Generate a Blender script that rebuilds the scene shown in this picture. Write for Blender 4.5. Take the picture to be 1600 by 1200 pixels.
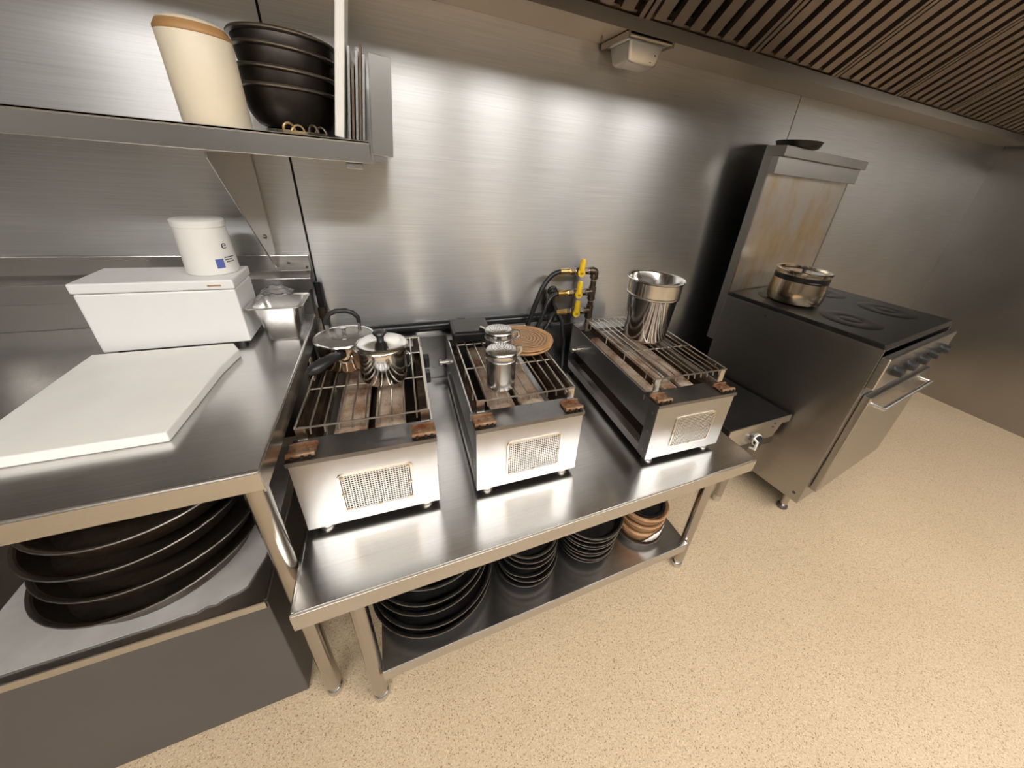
import bpy, bmesh, math, random
from mathutils import Vector, Matrix
random.seed(7)
for o in list(bpy.data.objects): bpy.data.objects.remove(o)
S = bpy.context.scene
COL = S.collection
PI = math.pi

# ------------------------------------------------------------------ camera
cd = bpy.data.cameras.new('camera'); cam = bpy.data.objects.new('camera', cd); COL.objects.link(cam)
cd.sensor_fit = 'HORIZONTAL'; cd.sensor_width = 36.0
cd.lens = 549.95 / 1600 * 36
cd.shift_x = (800 - 851.06) / 1600; cd.shift_y = (542.98 - 600) / 1600
cd.clip_start = 0.02; cd.clip_end = 60
cam.matrix_world = Matrix(((0.917214, 0.108845, -0.383238, 0.26507), (-0.389989, 0.441875, -0.807871, -1.38922),
                           (0.081411, 0.890449, 0.447743, 1.45859), (0, 0, 0, 1)))
S.camera = cam
# ------------------------------------------------------------------ world and exposure
w = bpy.data.worlds.new('world'); S.world = w; w.use_nodes = True
w.node_tree.nodes['Background'].inputs[0].default_value = (1.0, 0.95, 0.9, 1)
w.node_tree.nodes['Background'].inputs[1].default_value = 0.05
S.view_settings.view_transform = 'Standard'; S.view_settings.look = 'None'
S.view_settings.gamma = 1; S.view_settings.use_curve_mapping = False
S.view_settings.exposure = 0.12
LAMP = 41.0                                  # ceiling lamp strength
LAMP_COL = (1.0, 0.975, 0.945, 1)

# ------------------------------------------------------------------ materials
def nmat(name):
    m = bpy.data.materials.new(name); m.use_nodes = True
    nt = m.node_tree; b = nt.nodes['Principled BSDF']
    return m, nt, b
def N(nt, t, **kw):
    n = nt.nodes.new(t)
    for k, v in kw.items():
        if k.startswith('i_'): n.inputs[k[2:].replace('_', ' ')].default_value = v
        else: setattr(n, k, v)
    return n
def ramp(nt, src, stops):
    r = nt.nodes.new('ShaderNodeValToRGB'); e = r.color_ramp.elements
    e[0].position, e[0].color = stops[0][0], (*stops[0][1], 1)
    e[1].position, e[1].color = stops[-1][0], (*stops[-1][1], 1)
    for p, c in stops[1:-1]:
        k = e.new(p); k.color = (*c, 1)
    nt.links.new(src, r.inputs[0]); return r
def coords(nt, scale=(1, 1, 1), space='Object'):
    t = nt.nodes.new('ShaderNodeTexCoord'); mp = nt.nodes.new('ShaderNodeMapping')
    mp.inputs['Scale'].default_value = scale
    nt.links.new(t.outputs[space], mp.inputs[0]); return mp.outputs[0]
def bump(nt, b, h, strength=.1, dist=.001):
    bp = nt.nodes.new('ShaderNodeBump'); bp.inputs['Strength'].default_value = strength
    bp.inputs['Distance'].default_value = dist
    nt.links.new(h, bp.inputs['Height']); nt.links.new(bp.outputs[0], b.inputs['Normal'])

def steel(name, col=(.62, .60, .57), rough=.28, aniso=0, tangent=None, grain=(2, 260, 260), var=.06, bumpy=.03, smudge=3.0, metal=1.0):
    m, nt, b = nmat(name)
    b.inputs['Metallic'].default_value = metal
    n1 = N(nt, 'ShaderNodeTexNoise', i_Scale=1.0, i_Detail=3.0); nt.links.new(coords(nt, grain), n1.inputs['Vector'])
    n2 = N(nt, 'ShaderNodeTexNoise', i_Scale=smudge, i_Detail=5.0); nt.links.new(coords(nt), n2.inputs['Vector'])
    mx = N(nt, 'ShaderNodeMath', operation='MULTIPLY_ADD'); nt.links.new(n1.outputs[0], mx.inputs[0]); mx.inputs[1].default_value = var * .3; mx.inputs[2].default_value = rough - var * .7
    m2 = N(nt, 'ShaderNodeMath', operation='MULTIPLY_ADD'); nt.links.new(n2.outputs[0], m2.inputs[0]); m2.inputs[1].default_value = var * 1.2; nt.links.new(mx.outputs[0], m2.inputs[2])
    nt.links.new(m2.outputs[0], b.inputs['Roughness'])
    d = [c * .93 for c in col]
    r = ramp(nt, n2.outputs[0], [(.35, d), (.65, col)]); g1 = ramp(nt, n1.outputs[0], [(.3, (.90, .90, .90)), (.7, (1.05, 1.05, 1.05))])     # brushed grain
    gm = N(nt, 'ShaderNodeMix', data_type='RGBA', blend_type='MULTIPLY'); gm.inputs[0].default_value = 1.0 if aniso else .3
    nt.links.new(r.outputs[0], gm.inputs[6]); nt.links.new(g1.outputs[0], gm.inputs[7]); nt.links.new(gm.outputs[2], b.inputs['Base Color'])
    if aniso:
        b.inputs['Anisotropic'].default_value = aniso
        c = N(nt, 'ShaderNodeCombineXYZ'); c.inputs[0].default_value, c.inputs[1].default_value, c.inputs[2].default_value = tangent
        nt.links.new(c.outputs[0], b.inputs['Tangent'])
    return m
def plain(name, col, rough=.5, metal=0, var=.1, scale=20, bumpy=0, coat=0):
    m, nt, b = nmat(name)
    b.inputs['Metallic'].default_value = metal; b.inputs['Roughness'].default_value = rough
    n = N(nt, 'ShaderNodeTexNoise', i_Scale=scale, i_Detail=4.0); nt.links.new(coords(nt), n.inputs['Vector'])
    r = ramp(nt, n.outputs[0], [(.3, [c * (1 - var) for c in col]), (.7, [min(1, c * (1 + var)) for c in col])])
    nt.links.new(r.outputs[0], b.inputs['Base Color'])
    if bumpy: bump(nt, b, n.outputs[0], bumpy)
    if coat: b.inputs['Coat Weight'].default_value = coat
    return m
def stained(name, base, stain, stops, rough=.4, metal=1, scale=6, stretch=(1, 1, 1), dark=(.02, .015, .01)):
    m, nt, b = nmat(name)
    n = N(nt, 'ShaderNodeTexNoise', i_Scale=scale, i_Detail=8.0, i_Roughness=.65); nt.links.new(coords(nt, stretch), n.inputs['Vector'])
    r = ramp(nt, n.outputs[0], [(stops[0], base), (stops[1], stain), (stops[2], dark)])
    nt.links.new(r.outputs[0], b.inputs['Base Color'])
    b.inputs['Metallic'].default_value = metal
    rr = ramp(nt, n.outputs[0], [(stops[0], (rough,) * 3), (stops[2], (min(1, rough + .35),) * 3)]); nt.links.new(rr.outputs[0], b.inputs['Roughness'])
    bump(nt, b, n.outputs[0], .15, .001)
    return m

M = {}
M['wall'] = steel('brushed_wall_steel', (.70, .695, .685), .32, .86, (0, 0, 1), (4, 4, 240), .03, 0, 2.0)
M['top'] = steel('table_steel', (.68, .67, .66), .24, .3, (0, 1, 0), (2, 400, 2), .05, .006, 5.0)
M['edge'] = steel('edge_steel', (.58, .56, .535), .25, 0, None, (3, 300, 300), .025, 0)
M['hood'] = steel('hood_steel', (.64, .58, .51), .30, 0, None, (3, 300, 300), .06, .03)
M['slat'] = steel('filter_steel', (.52, .44, .37), .38, 0, None, (300, 3, 3), .06, .03)
M['body'] = steel('burner_steel', (.44, .432, .42), .33, 0, None, (3, 3, 3), .02, 0, 4)
M['bodyside'] = steel('burner_side_steel', (.56, .54, .52), .30, 0, None, (300, 3, 300), .07, .01, 6)
M['leg'] = steel('leg_steel', (.46, .43, .395), .19, 0, None, (300, 300, 3), .05, .004)
M['polish'] = steel('polished_steel', (.72, .70, .67), .13, 0, None, (2, 2, 300), .04, .01)
M['polish2'] = steel('satin_steel', (.68, .67, .65), .25, 0, None, (2, 2, 300), .05, .02)
M['warmpot'] = steel('heat_tinted_steel', (.62, .50, .36), .15, 0, None, (2, 2, 200), .05, .01)
M['range'] = steel('range_steel', (.42, .40, .375), .30, 0, None, (3, 3, 200), .08, .03, 3)
M['wire'] = steel('wire_steel', (.62, .56, .48), .30, 0, None, (40, 40, 40), .1, .02, 30)
M['mesh'] = steel('mesh_steel', (.75, .72, .68), .35, 0, None, (60, 60, 60), .1, .02)
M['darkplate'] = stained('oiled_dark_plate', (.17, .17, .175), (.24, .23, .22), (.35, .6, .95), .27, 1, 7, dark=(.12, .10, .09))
M['iron'] = plain('black_iron', (.022, .020, .019), .38, .6, .3, 30, .05)
M['panrim'] = steel('worn_pan_rim', (.34, .31, .28), .36, 0, None, (60, 60, 60), .08, .02, 30)
M['wok'] = stained('seasoned_wok', (.11, .095, .085), (.05, .042, .036), (.35, .55, .8), .33, 1, 5)
M['rustpan'] = stained('worn_pan_steel', (.20, .17, .14), (.11, .075, .05), (.35, .6, .85), .38, 1, 9)
M['rust'] = stained('rusty_steel', (.42, .30, .20), (.24, .10, .04), (.35, .58, .85), .45, .8, 25)
M['rail'] = stained('burnt_rail', (.13, .08, .045), (.05, .026, .014), (.3, .5, .8), .5, .7, 18)
M['black'] = plain('black_plastic', (.018, .018, .019), .38, 0, .2, 15)
M['rubber'] = plain('black_rubber_hose', (.012, .012, .013), .36, 0, .2, 20)
M['pipeblack'] = plain('black_pipe_paint', (.010, .010, .011), .30, 0, .2, 20)
M['dark'] = plain('dark_recess', (.01, .009, .008), .7, 0, .2, 20)
M['soot'] = stained('sooty_inside', (.025, .02, .015), (.05, .027, .015), (.35, .6, .85), .65, .3, 10)
M['yellow'] = plain('yellow_lever_paint', (.93, .60, .02), .38, 0, .08, 30)
M['brass'] = plain('brass_fitting', (.62, .40, .13), .28, 1, .12, 40)
M['dullbrass'] = plain('dull_brass_screw', (.55, .46, .32), .32, 1, .15, 40)
M['bronze'] = plain('dull_pipe_iron', (.17, .13, .10), .38, 1, .25, 40, .05)
M['zinc'] = plain('zinc_collar', (.6, .56, .5), .3, 1, .1, 40)
M['white'] = plain('white_enamel', (.82, .81, .79), .3, 0, .02, 4)
M['whitep'] = plain('white_plastic', (.86, .84, .79), .4, 0, .03, 10)
M['cream'] = plain('cream_plastic', (.88, .78, .60), .42, 0, .04, 6)
M['tape'] = plain('brown_tape', (.45, .25, .10), .45, 0, .1, 20)
M['blue'] = plain('blue_print', (.10, .14, .42), .4, 0, .05, 10)
M['ink'] = plain('dark_print', (.06, .06, .07), .5, 0, .05, 10)
M['grey'] = plain('grey_cabinet_paint', (.105, .10, .098), .38, .3, .05, 4)
M['card'] = plain('grey_card', (.36, .34, .32), .7, 0, .12, 12, .05)
M['paper'] = plain('white_paper', (.85, .84, .82), .6, 0, .05, 12)
M['wallpaint'] = plain('room_paint', (.15, .145, .14), .5, 0, .03, 3)
M['ceil'] = plain('ceiling_tile_white', (.80, .78, .75), .7, 0, .03, 3)
M['clip'] = plain('gold_clip', (.40, .27, .13), .35, .7, .3, 60)
M['cupgrey'] = steel('grease_cup_steel', (.66, .65, .62), .33, 0, None, (30, 30, 30), .06, .02, 10, .85)

def floor_mat():
    m, nt, b = nmat('speckled_beige_vinyl')
    c = coords(nt)
    v = N(nt, 'ShaderNodeTexVoronoi', i_Scale=420.0); nt.links.new(c, v.inputs['Vector'])
    n = N(nt, 'ShaderNodeTexNoise', i_Scale=200.0, i_Detail=3.0); nt.links.new(c, n.inputs['Vector'])
    n2 = N(nt, 'ShaderNodeTexNoise', i_Scale=2.2, i_Detail=4.0); nt.links.new(c, n2.inputs['Vector'])
    sep = N(nt, 'ShaderNodeSeparateColor'); nt.links.new(v.outputs['Color'], sep.inputs[0])
    r = ramp(nt, sep.outputs[0], [(0, (.26, .17, .09)), (.05, (.32, .215, .115)), (.09, (.55, .42, .275)), (.55, (.62, .485, .325)), (.88, (.66, .525, .36)), (1, (.74, .62, .46))])
    r2 = ramp(nt, n.outputs[0], [(.3, (.86, .85, .83)), (.7, (1.06, 1.06, 1.06))])
    mx = N(nt, 'ShaderNodeMix', data_type='RGBA', blend_type='MULTIPLY'); mx.inputs[0].default_value = 1
    nt.links.new(r.outputs[0], mx.inputs[6]); nt.links.new(r2.outputs[0], mx.inputs[7])
    r3 = ramp(nt, n2.outputs[0], [(.3, (.94, .93, .91)), (.7, (1, 1, 1))])
    m3 = N(nt, 'ShaderNodeMix', data_type='RGBA', blend_type='MULTIPLY'); m3.inputs[0].default_value = 1
    nt.links.new(mx.outputs[2], m3.inputs[6]); nt.links.new(r3.outputs[0], m3.inputs[7])
    nt.links.new(m3.outputs[2], b.inputs['Base Color'])
    b.inputs['Roughness'].default_value = .5
    bump(nt, b, n.outputs[0], .06, .001)
    return m
M['floor'] = floor_mat()
def wood_mat(name, a, c, rings=True):
    m, nt, b = nmat(name)
    co = coords(nt)
    wv = N(nt, 'ShaderNodeTexWave', wave_type='RINGS' if rings else 'BANDS', i_Scale=26.0 if rings else 14.0, i_Distortion=5.0, i_Detail=2.0, i_Detail_Scale=1.2)
    if rings: wv.rings_direction = 'Z'
    nt.links.new(co, wv.inputs['Vector'])
    r = ramp(nt, wv.outputs['Fac'], [(0, a), (.55, c), (1, [min(1, x * 1.15) for x in c])])
    nt.links.new(r.outputs[0], b.inputs['Base Color']); b.inputs['Roughness'].default_value = .5
    bump(nt, b, wv.outputs['Fac'], .2, .001)
    return m
M['wood'] = wood_mat('ringed_wood', (.13, .06, .025), (.40, .225, .105))
M['woodrim'] = plain('trivet_rim_wood', (.42, .225, .095), .5, 0, .25, 30, .1)
M['bowl1'] = stained('brown_wood_bowl', (.38, .215, .10), (.22, .105, .042), (.40, .55, .68), .5, 0, 14, (1, 1, 5), (.14, .06, .02))
M['bowl2'] = stained('pale_wood_bowl', (.54, .35, .175), (.34, .175, .07), (.40, .55, .70), .5, 0, 12, (1, 1, 5), (.2, .09, .03))
def emitter_mat():
    m, nt, b = nmat('scorched_ceramic')
    c = coords(nt)
    n = N(nt, 'ShaderNodeTexNoise', i_Scale=14.0, i_Detail=8.0, i_Roughness=.7); nt.links.new(c, n.inputs['Vector'])
    v = N(nt, 'ShaderNodeTexVoronoi', i_Scale=70.0); nt.links.new(c, v.inputs['Vector'])
    r = ramp(nt, n.outputs[0], [(.3, (.50, .42, .34)), (.5, (.38, .28, .20)), (.62, (.22, .11, .055)), (.8, (.06, .03, .02))])
    r2 = ramp(nt, v.outputs['Distance'], [(.0, (.25, .2, .17)), (.22, (1, 1, 1))])
    mx = N(nt, 'ShaderNodeMix', data_type='RGBA', blend_type='MULTIPLY'); mx.inputs[0].default_value = .8
    nt.links.new(r.outputs[0], mx.inputs[6]); nt.links.new(r2.outputs[0], mx.inputs[7])
    nt.links.new(mx.outputs[2], b.inputs['Base Color']); b.inputs['Roughness'].default_value = .6
    bump(nt, b, n.outputs[0], .3, .002)
    return m
M['emit'] = emitter_mat()
M['guard'] = stained('heat_stained_backguard', (.72, .67, .59), (.62, .47, .29), (.46, .62, .85), .32, .92, 3.6, (1.2, 1, .6), (.20, .10, .04))
M['cooktop'] = plain('black_cooktop', (.016, .015, .014), .35, .3, .3, 20, .05)
def glass_mat():
    m, nt, b = nmat('lid_glass')
    b.inputs['Base Color'].default_value = (.95, .93, .88, 1); b.inputs['Roughness'].default_value = .06
    b.inputs['Transmission Weight'].default_value = .9; b.inputs['IOR'].default_value = 1.45
    n = N(nt, 'ShaderNodeTexNoise', i_Scale=9.0, i_Detail=4.0); nt.links.new(coords(nt), n.inputs['Vector'])
    r = ramp(nt, n.outputs[0], [(.3, (.05,) * 3), (.7, (.22,) * 3)]); nt.links.new(r.outputs[0], b.inputs['Roughness'])
    return m
M['glass'] = glass_mat()
def film_mat():
    m, nt, b = nmat('clear_film')
    b.inputs['Base Color'].default_value = (.95, .95, .95, 1); b.inputs['Roughness'].default_value = .12
    b.inputs['Transmission Weight'].default_value = .95; b.inputs['IOR'].default_value = 1.3
    n = N(nt, 'ShaderNodeTexNoise', i_Scale=40.0); nt.links.new(coords(nt), n.inputs['Vector']); bump(nt, b, n.outputs[0], .6, .004)
    return m
M['film'] = film_mat()
def lamp_mat():
    m, nt, b = nmat('lit_diffuser')
    b.inputs['Emission Color'].default_value = LAMP_COL; b.inputs['Emission Strength'].default_value = LAMP
    b.inputs['Base Color'].default_value = (.9, .9, .9, 1)
    return m
M['lamp'] = lamp_mat()

# ------------------------------------------------------------------ geometry helpers
class G:
    def __init__(self): self.v = []; self.f = []; self.sm = []
    def add(self, vs, fs, smooth=False, mat=None):
        o = len(self.v)
        self.v += [tuple(mat @ Vector(p)) if mat else tuple(p) for p in vs]
        self.f += [tuple(i + o for i in f) for f in fs]; self.sm += [smooth] * len(fs); return self
    def box(self, x0, x1, y0, y1, z0, z1, mat=None):
        vs = [(x0, y0, z0), (x1, y0, z0), (x1, y1, z0), (x0, y1, z0), (x0, y0, z1), (x1, y0, z1), (x1, y1, z1), (x0, y1, z1)]
        fs = [(0, 3, 2, 1), (4, 5, 6, 7), (0, 1, 5, 4), (1, 2, 6, 5), (2, 3, 7, 6), (3, 0, 4, 7)]
        return self.add(vs, fs, False, mat)
    def prism(self, poly, a, b, axis='z', mat=None):      # polygon extruded along an axis from a to b
        def pt(p, t): return {'z': (p[0], p[1], t), 'x': (t, p[0], p[1]), 'y': (p[0], t, p[1])}[axis]
        n = len(poly); vs = [pt(p, a) for p in poly] + [pt(p, b) for p in poly]
        fs = [tuple(range(n))[::-1], tuple(range(n, 2 * n))] + [(i, (i + 1) % n, n + (i + 1) % n, n + i) for i in range(n)]
        return self.add(vs, fs, False, mat)
    def lathe(self, prof, n=40, c=(0, 0, 0), mat=None, smooth=True):
        vs = []; fs = []; rings = []
        for r, z in prof:
            if r < 1e-6: rings.append([len(vs)]); vs.append((c[0], c[1], c[2] + z))
            else:
                rings.append(list(range(len(vs), len(vs) + n)))
                vs += [(c[0] + r * math.cos(2 * PI * i / n), c[1] + r * math.sin(2 * PI * i / n), c[2] + z) for i in range(n)]
        for a, b in zip(rings, rings[1:]):
            for i in range(n):
                j = (i + 1) % n
                if len(a) == 1 and len(b) == 1: continue
                if len(a) == 1: fs.append((a[0], b[j], b[i]))
                elif len(b) == 1: fs.append((a[i], a[j], b[0]))
                else: fs.append((a[i], a[j], b[j], b[i]))
        return self.add(vs, fs, smooth, mat)
    def tube(self, pts, r, n=10, caps=True, mat=None, flat=1.0, closed=False):
        P = [Vector(p) for p in pts]; k = len(P); vs = []; fs = []
        rs = r if isinstance(r, (list, tuple)) else [r] * k
        up = None
        for i in range(k):
            if closed: t = P[(i + 1) % k] - P[i - 1]
            else: t = (P[min(i + 1, k - 1)] - P[max(i - 1, 0)])
            t.normalize()
            if up is None:
                up = Vector((0, 0, 1)) if abs(t.z) < .9 else Vector((1, 0, 0))
            s = t.cross(up).normalized(); up = s.cross(t).normalized()
            for j in range(n):
                a = 2 * PI * j / n
                vs.append(P[i] + s * math.cos(a) * rs[i] + up * math.sin(a) * rs[i] * flat)
        for i in range(k if closed else k - 1):
            i2 = (i + 1) % k
            for j in range(n):
                j2 = (j + 1) % n; fs.append((i * n + j, i * n + j2, i2 * n + j2, i2 * n + j))
        if caps and not closed:
            fs.append(tuple(range(n))[::-1]); fs.append(tuple(range((k - 1) * n, k * n)))
        return self.add(vs, fs, True, mat)
    def rod(self, a, b, r, n=10, mat=None): return self.tube([a, b], r, n, True, mat)
    def cyl(self, c, r, h, n=24, axis='z', r2=None, mat=None):
        r2 = r if r2 is None else r2
        e = {'z': (0, 0, h), 'x': (h, 0, 0), 'y': (0, h, 0)}[axis]
        return self.tube([c, (c[0] + e[0], c[1] + e[1], c[2] + e[2])], [r, r2], n, True, mat)
    def bolt(self, c, r, h, axis='y'): return self.cyl(c, r, h, 8, axis)
    def build(self, name, m, parent=None, bevel=0, auto=True, seg=2):
        me = bpy.data.meshes.new(name); me.from_pydata(self.v, [], self.f)
        me.materials.append(M[m] if isinstance(m, str) else m)
        bm = bmesh.new(); bm.from_mesh(me); bmesh.ops.recalc_face_normals(bm, faces=bm.faces[:])
        for f, s in zip(bm.faces, self.sm): f.smooth = s
        for e in bm.edges:
            if len(e.link_faces) == 2 and e.calc_face_angle(0) > .7: e.smooth = False
        bm.to_mesh(me); bm.free()
        o = bpy.data.objects.new(name, me); COL.objects.link(o)
        if parent: o.parent = parent
        if bevel:
            b = o.modifiers.new('bevel', 'BEVEL'); b.width = bevel; b.segments = seg; b.limit_method = 'ANGLE'; b.angle_limit = .6
        return o
def bx(name, m, x0, x1, y0, y1, z0, z1, parent=None, bevel=0, mat=None): return G().box(x0, x1, y0, y1, z0, z1, mat).build(name, m, parent, bevel)
def thing(name, label, cat, loc=(0, 0, 0), rz=0, group=None):
    o = bpy.data.objects.new(name, None); COL.objects.link(o); o.empty_display_size = .05
    o.location = loc; o.rotation_euler = (0, 0, rz); return tag(o, label, cat, group)
def tag(o, label, cat, group=None):
    o['label'] = label; o['category'] = cat
    if group: o['group'] = group
    return o
def struct(o): o['kind'] = 'structure'; return o
def bez(p0, p1, p2, p3, n=16):
    out = []
    for i in range(n + 1):
        t = i / n; u = 1 - t
        out.append(tuple(u**3 * a + 3 * u * u * t * b + 3 * u * t * t * c + t**3 * d for a, b, c, d in zip(p0, p1, p2, p3)))
    return out
def Rx(a): return Matrix.Rotation(a, 4, 'X')
def Ry(a): return Matrix.Rotation(a, 4, 'Y')
def Rz(a): return Matrix.Rotation(a, 4, 'Z')
def T(x, y, z): return Matrix.Translation((x, y, z))

# ------------------------------------------------------------------ the room
XL, XR, YF, ZC = -1.7, 4.4, -4.2, 2.75
struct(bx('floor', 'floor', XL, XR, YF, .12, -.05, 0))
struct(bx('ceiling', 'ceil', XL, XR, YF, .12, ZC, ZC + .05))
wb = struct(bx('wall_back', 'dark', XL, XR, .004, .12, 0, ZC))
for x0, x1 in ((XL, -.93), (-.926, .030), (.036, 2.132), (2.136, XR)):
    bx('wall_panel', 'wall', x0, x1, -.002, .0035, .002, ZC - .002, wb)
struct(bx('wall_left', 'wallpaint', XL - .1, XL, YF, .12, 0, ZC))
struct(bx('wall_right', 'range', XR, XR + .1, YF, .12, 0, ZC))
struct(bx('wall_front', 'wallpaint', XL, XR, YF - .1, YF, 0, ZC))
# ceiling lamps
for i, (lx, ly, where) in enumerate(((-1.15, -2.62, 'over the aisle before the long worktop'), (-.30, -2.62, 'over the aisle before the wall shelf'), (.60, -2.62, 'over the aisle before the saucepan grill'), (1.45, -2.62, 'over the aisle before the tall pot'), (2.30, -2.62, 'over the aisle before the range'), (3.20, -2.62, 'over the aisle past the range'))):
    t = thing('ceiling_light', 'flat white ceiling lamp ' + where, 'light', (lx, ly, ZC), 0, 'ceiling lamps')
    g = G(); a, b, c = .29, .19, .02
    g.box(-a - c, a + c, -b - c, -b, -.04, 0); g.box(-a - c, a + c, b, b + c, -.04, 0); g.box(-a - c, -a, -b, b, -.04, 0); g.box(a, a + c, -b, b, -.04, 0)
    g.build('frame', 'whitep', t)
    bx('diffuser', 'lamp', -a, a, -b, b, -.03, -.012, t)

# ------------------------------------------------------------------ exhaust hood
hd = thing('exhaust_hood', 'brown-tinted stainless exhaust hood with baffle filters above the wall', 'hood', (0, 0, 1.869))
HX0, HX1 = -1.2, 4.3
G().prism([(-.003, 0), (-.174, 0), (-.174, .036), (-.168, .036), (-.168, .006), (-.003, .006)], HX0, HX1, 'x').build('gutter', 'hood', hd)
G().prism([(-.003, .008), (-.02, .008), (-.02, .875), (-.003, .875)], HX0, HX1, 'x').build('back_skin', 'hood', hd)
G().prism([(-1.0, .225), (-1.02, .225), (-1.02, .875), (-1.0, .875)], HX0, HX1, 'x').build('front_skin', 'hood', hd)
G().prism([(-1.0, .225), (-1.0, .245), (-.90, .245), (-.90, .225)], HX0, HX1, 'x').build('front_lip', 'hood', hd)
bx('end_skin', 'hood', HX0 - .01, HX0, -1.02, -.003, .225, .875, hd)
bx('end_skin', 'hood', HX1, HX1 + .01, -1.02, -.003, .225, .875, hd)
el = math.atan(.7); FLn = .62
for k, fx in enumerate((.10, .59, 1.08, 1.57, 2.06, 2.55, 3.04, 3.53)):
    MM = T(fx, -.160, .034) @ Rx(-el)        # local y runs backwards: -y is up the slope
    g = G()
    g.box(.004, .020, -FLn, 0, -.006, .022, MM); g.box(.470, .486, -FLn, 0, -.006, .022, MM)
    g.box(.026, .464, -.02, 0, .006, .022, MM); g.box(.026, .464, -FLn, -FLn + .02, .006, .022, MM)
    fr = g.build('baffle_filter', 'slat', hd)
    G().box(.026, .464, -FLn + .02, -.02, .045, .050, MM).build('filter_back', 'dark', fr)
    for j in range(6):
        x = .033 + j * .073
        g = G(); W2 = .043
        g.box(x, x + W2, -FLn + .02, -.018, -.004, 0, MM); g.box(x, x + .003, -FLn + .02, -.018, 0, .016, MM); g.box(x + W2 - .003, x + W2, -FLn + .02, -.018, 0, .016, MM)
        g.build('slat', 'slat', fr)
    
bx('upper_baffle', 'hood', HX0, HX1, -.9, -.62, .46, .47, hd)

# grease cup hung below the gutter
gc = thing('grease_cup', 'pale metal grease cup hanging under the hood gutter', 'cup', (1.12, -.095, 1.865))
GM = Rz(math.radians(-1))
G().box(-.088, .088, -.082, .082, -.008, -.002, GM).build('slide_plate', 'hood', gc, .002)
for a, b in ((-.09, -.082), (.082, .09)): G().box(a, b, -.085, .085, -.014, .002, GM).build('side_track', 'hood', gc)
g = G(); n = 5
def rrect(a, b, r, z, m=5):
    out = []
    for cx, cy, s in ((a - r, b - r, 0), (-a + r, b - r, PI / 2), (-a + r, -b + r, PI), (a - r, -b + r, 1.5 * PI)):
        for i in range(m + 1):
            t = s + PI / 2 * i / m; out.append((cx + r * math.cos(t), cy + r * math.sin(t), z))
    return out
def loft(g, rings, cap0=True, cap1=True, smooth=True, mat=None):
    n = len(rings[0]); vs = [p for r in rings for p in r]; fs = []
    for k in range(len(rings) - 1):
        for i in range(n): fs.append((k * n + i, k * n + (i + 1) % n, (k + 1) * n + (i + 1) % n, (k + 1) * n + i))
    if cap0: fs.append(tuple(range(n))[::-1])
    if cap1: fs.append(tuple(range((len(rings) - 1) * n, len(rings) * n)))
    g.add(vs, fs, smooth, mat); return g
loft(g, [rrect(.054, .046, .012, -.064), rrect(.060, .052, .014, -.058), rrect(.068, .062, .012, -.012), rrect(.072, .066, .012, -.009)], mat=GM).build('cup_body', 'cupgrey', gc)
for p_ in ((.028, -.0535, -.052), (.040, -.058, -.034)): G().bolt(p_, .004, .012).build('rivet', 'ink', gc)

# ------------------------------------------------------------------ low steel table
TW, TF, TH = 1.389, -.852, .61
tb = thing('steel_table', 'low stainless equipment table carrying three gas grills', 'table', (0, 0, 0))
g = G(); g.box(0.002, TW, TF, -.012, TH - .006, TH); g.build('table_top', 'top', tb, .003)
g = G(); g.box(.002, TW, TF, TF + .004, TH - .055, TH - .006); g.build('front_edge', 'edge', tb, .0015)
bx('side_edge', 'edge', .002, .006, TF + .004, -.012, TH - .055, TH - .006, tb); bx('side_edge', 'edge', TW - .004, TW, TF + .004, -.012, TH - .055, TH - .006, tb)
bx('rim_bead', 'edge', .012, TW - .01, TF + .0035, TF + .006, TH - .0005, TH + .0015, tb); bx('rim_bead', 'edge', .007, .0095, TF + .006, -.014, TH - .0005, TH + .0015, tb)
for x, y in ((.108, TF + .055), (1.262, TF + .055), (.108, -.075), (1.262, -.075)):
    l = G().cyl((x, y, .045), .0205, TH - .052, 28).build('leg', 'leg', tb)
    G().lathe([(0, 0), (.017, 0), (.0215, .005), (.0215, .022), (.019, .025), (.0165, .027), (.0165, .046), (0, .046)], 24, (x, y, .0)).build('foot', 'polish2', l)
bx('shade_upturn', 'darkplate', .06, TW - .25, -.0118, -.006, TH - .03, TH + .20, tb, .001)  # added panel, dark colour stands in for shade and reflections behind the grills
SH = .177
g = G(); g.box(.128, 1.242, TF + .030, -.05, SH - .004, SH); g.build('under_shelf', 'top', tb, .001)
g = G(); g.box(.128, 1.242, TF + .030, TF + .034, SH - .048, SH - .004); g.build('shelf_front_edge', 'edge', tb, .001)
for q in (.132, 1.235): bx('shelf_side_edge', 'edge', q, q + .003, TF + .034, -.05, SH - .048, SH - .004, tb)

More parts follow.
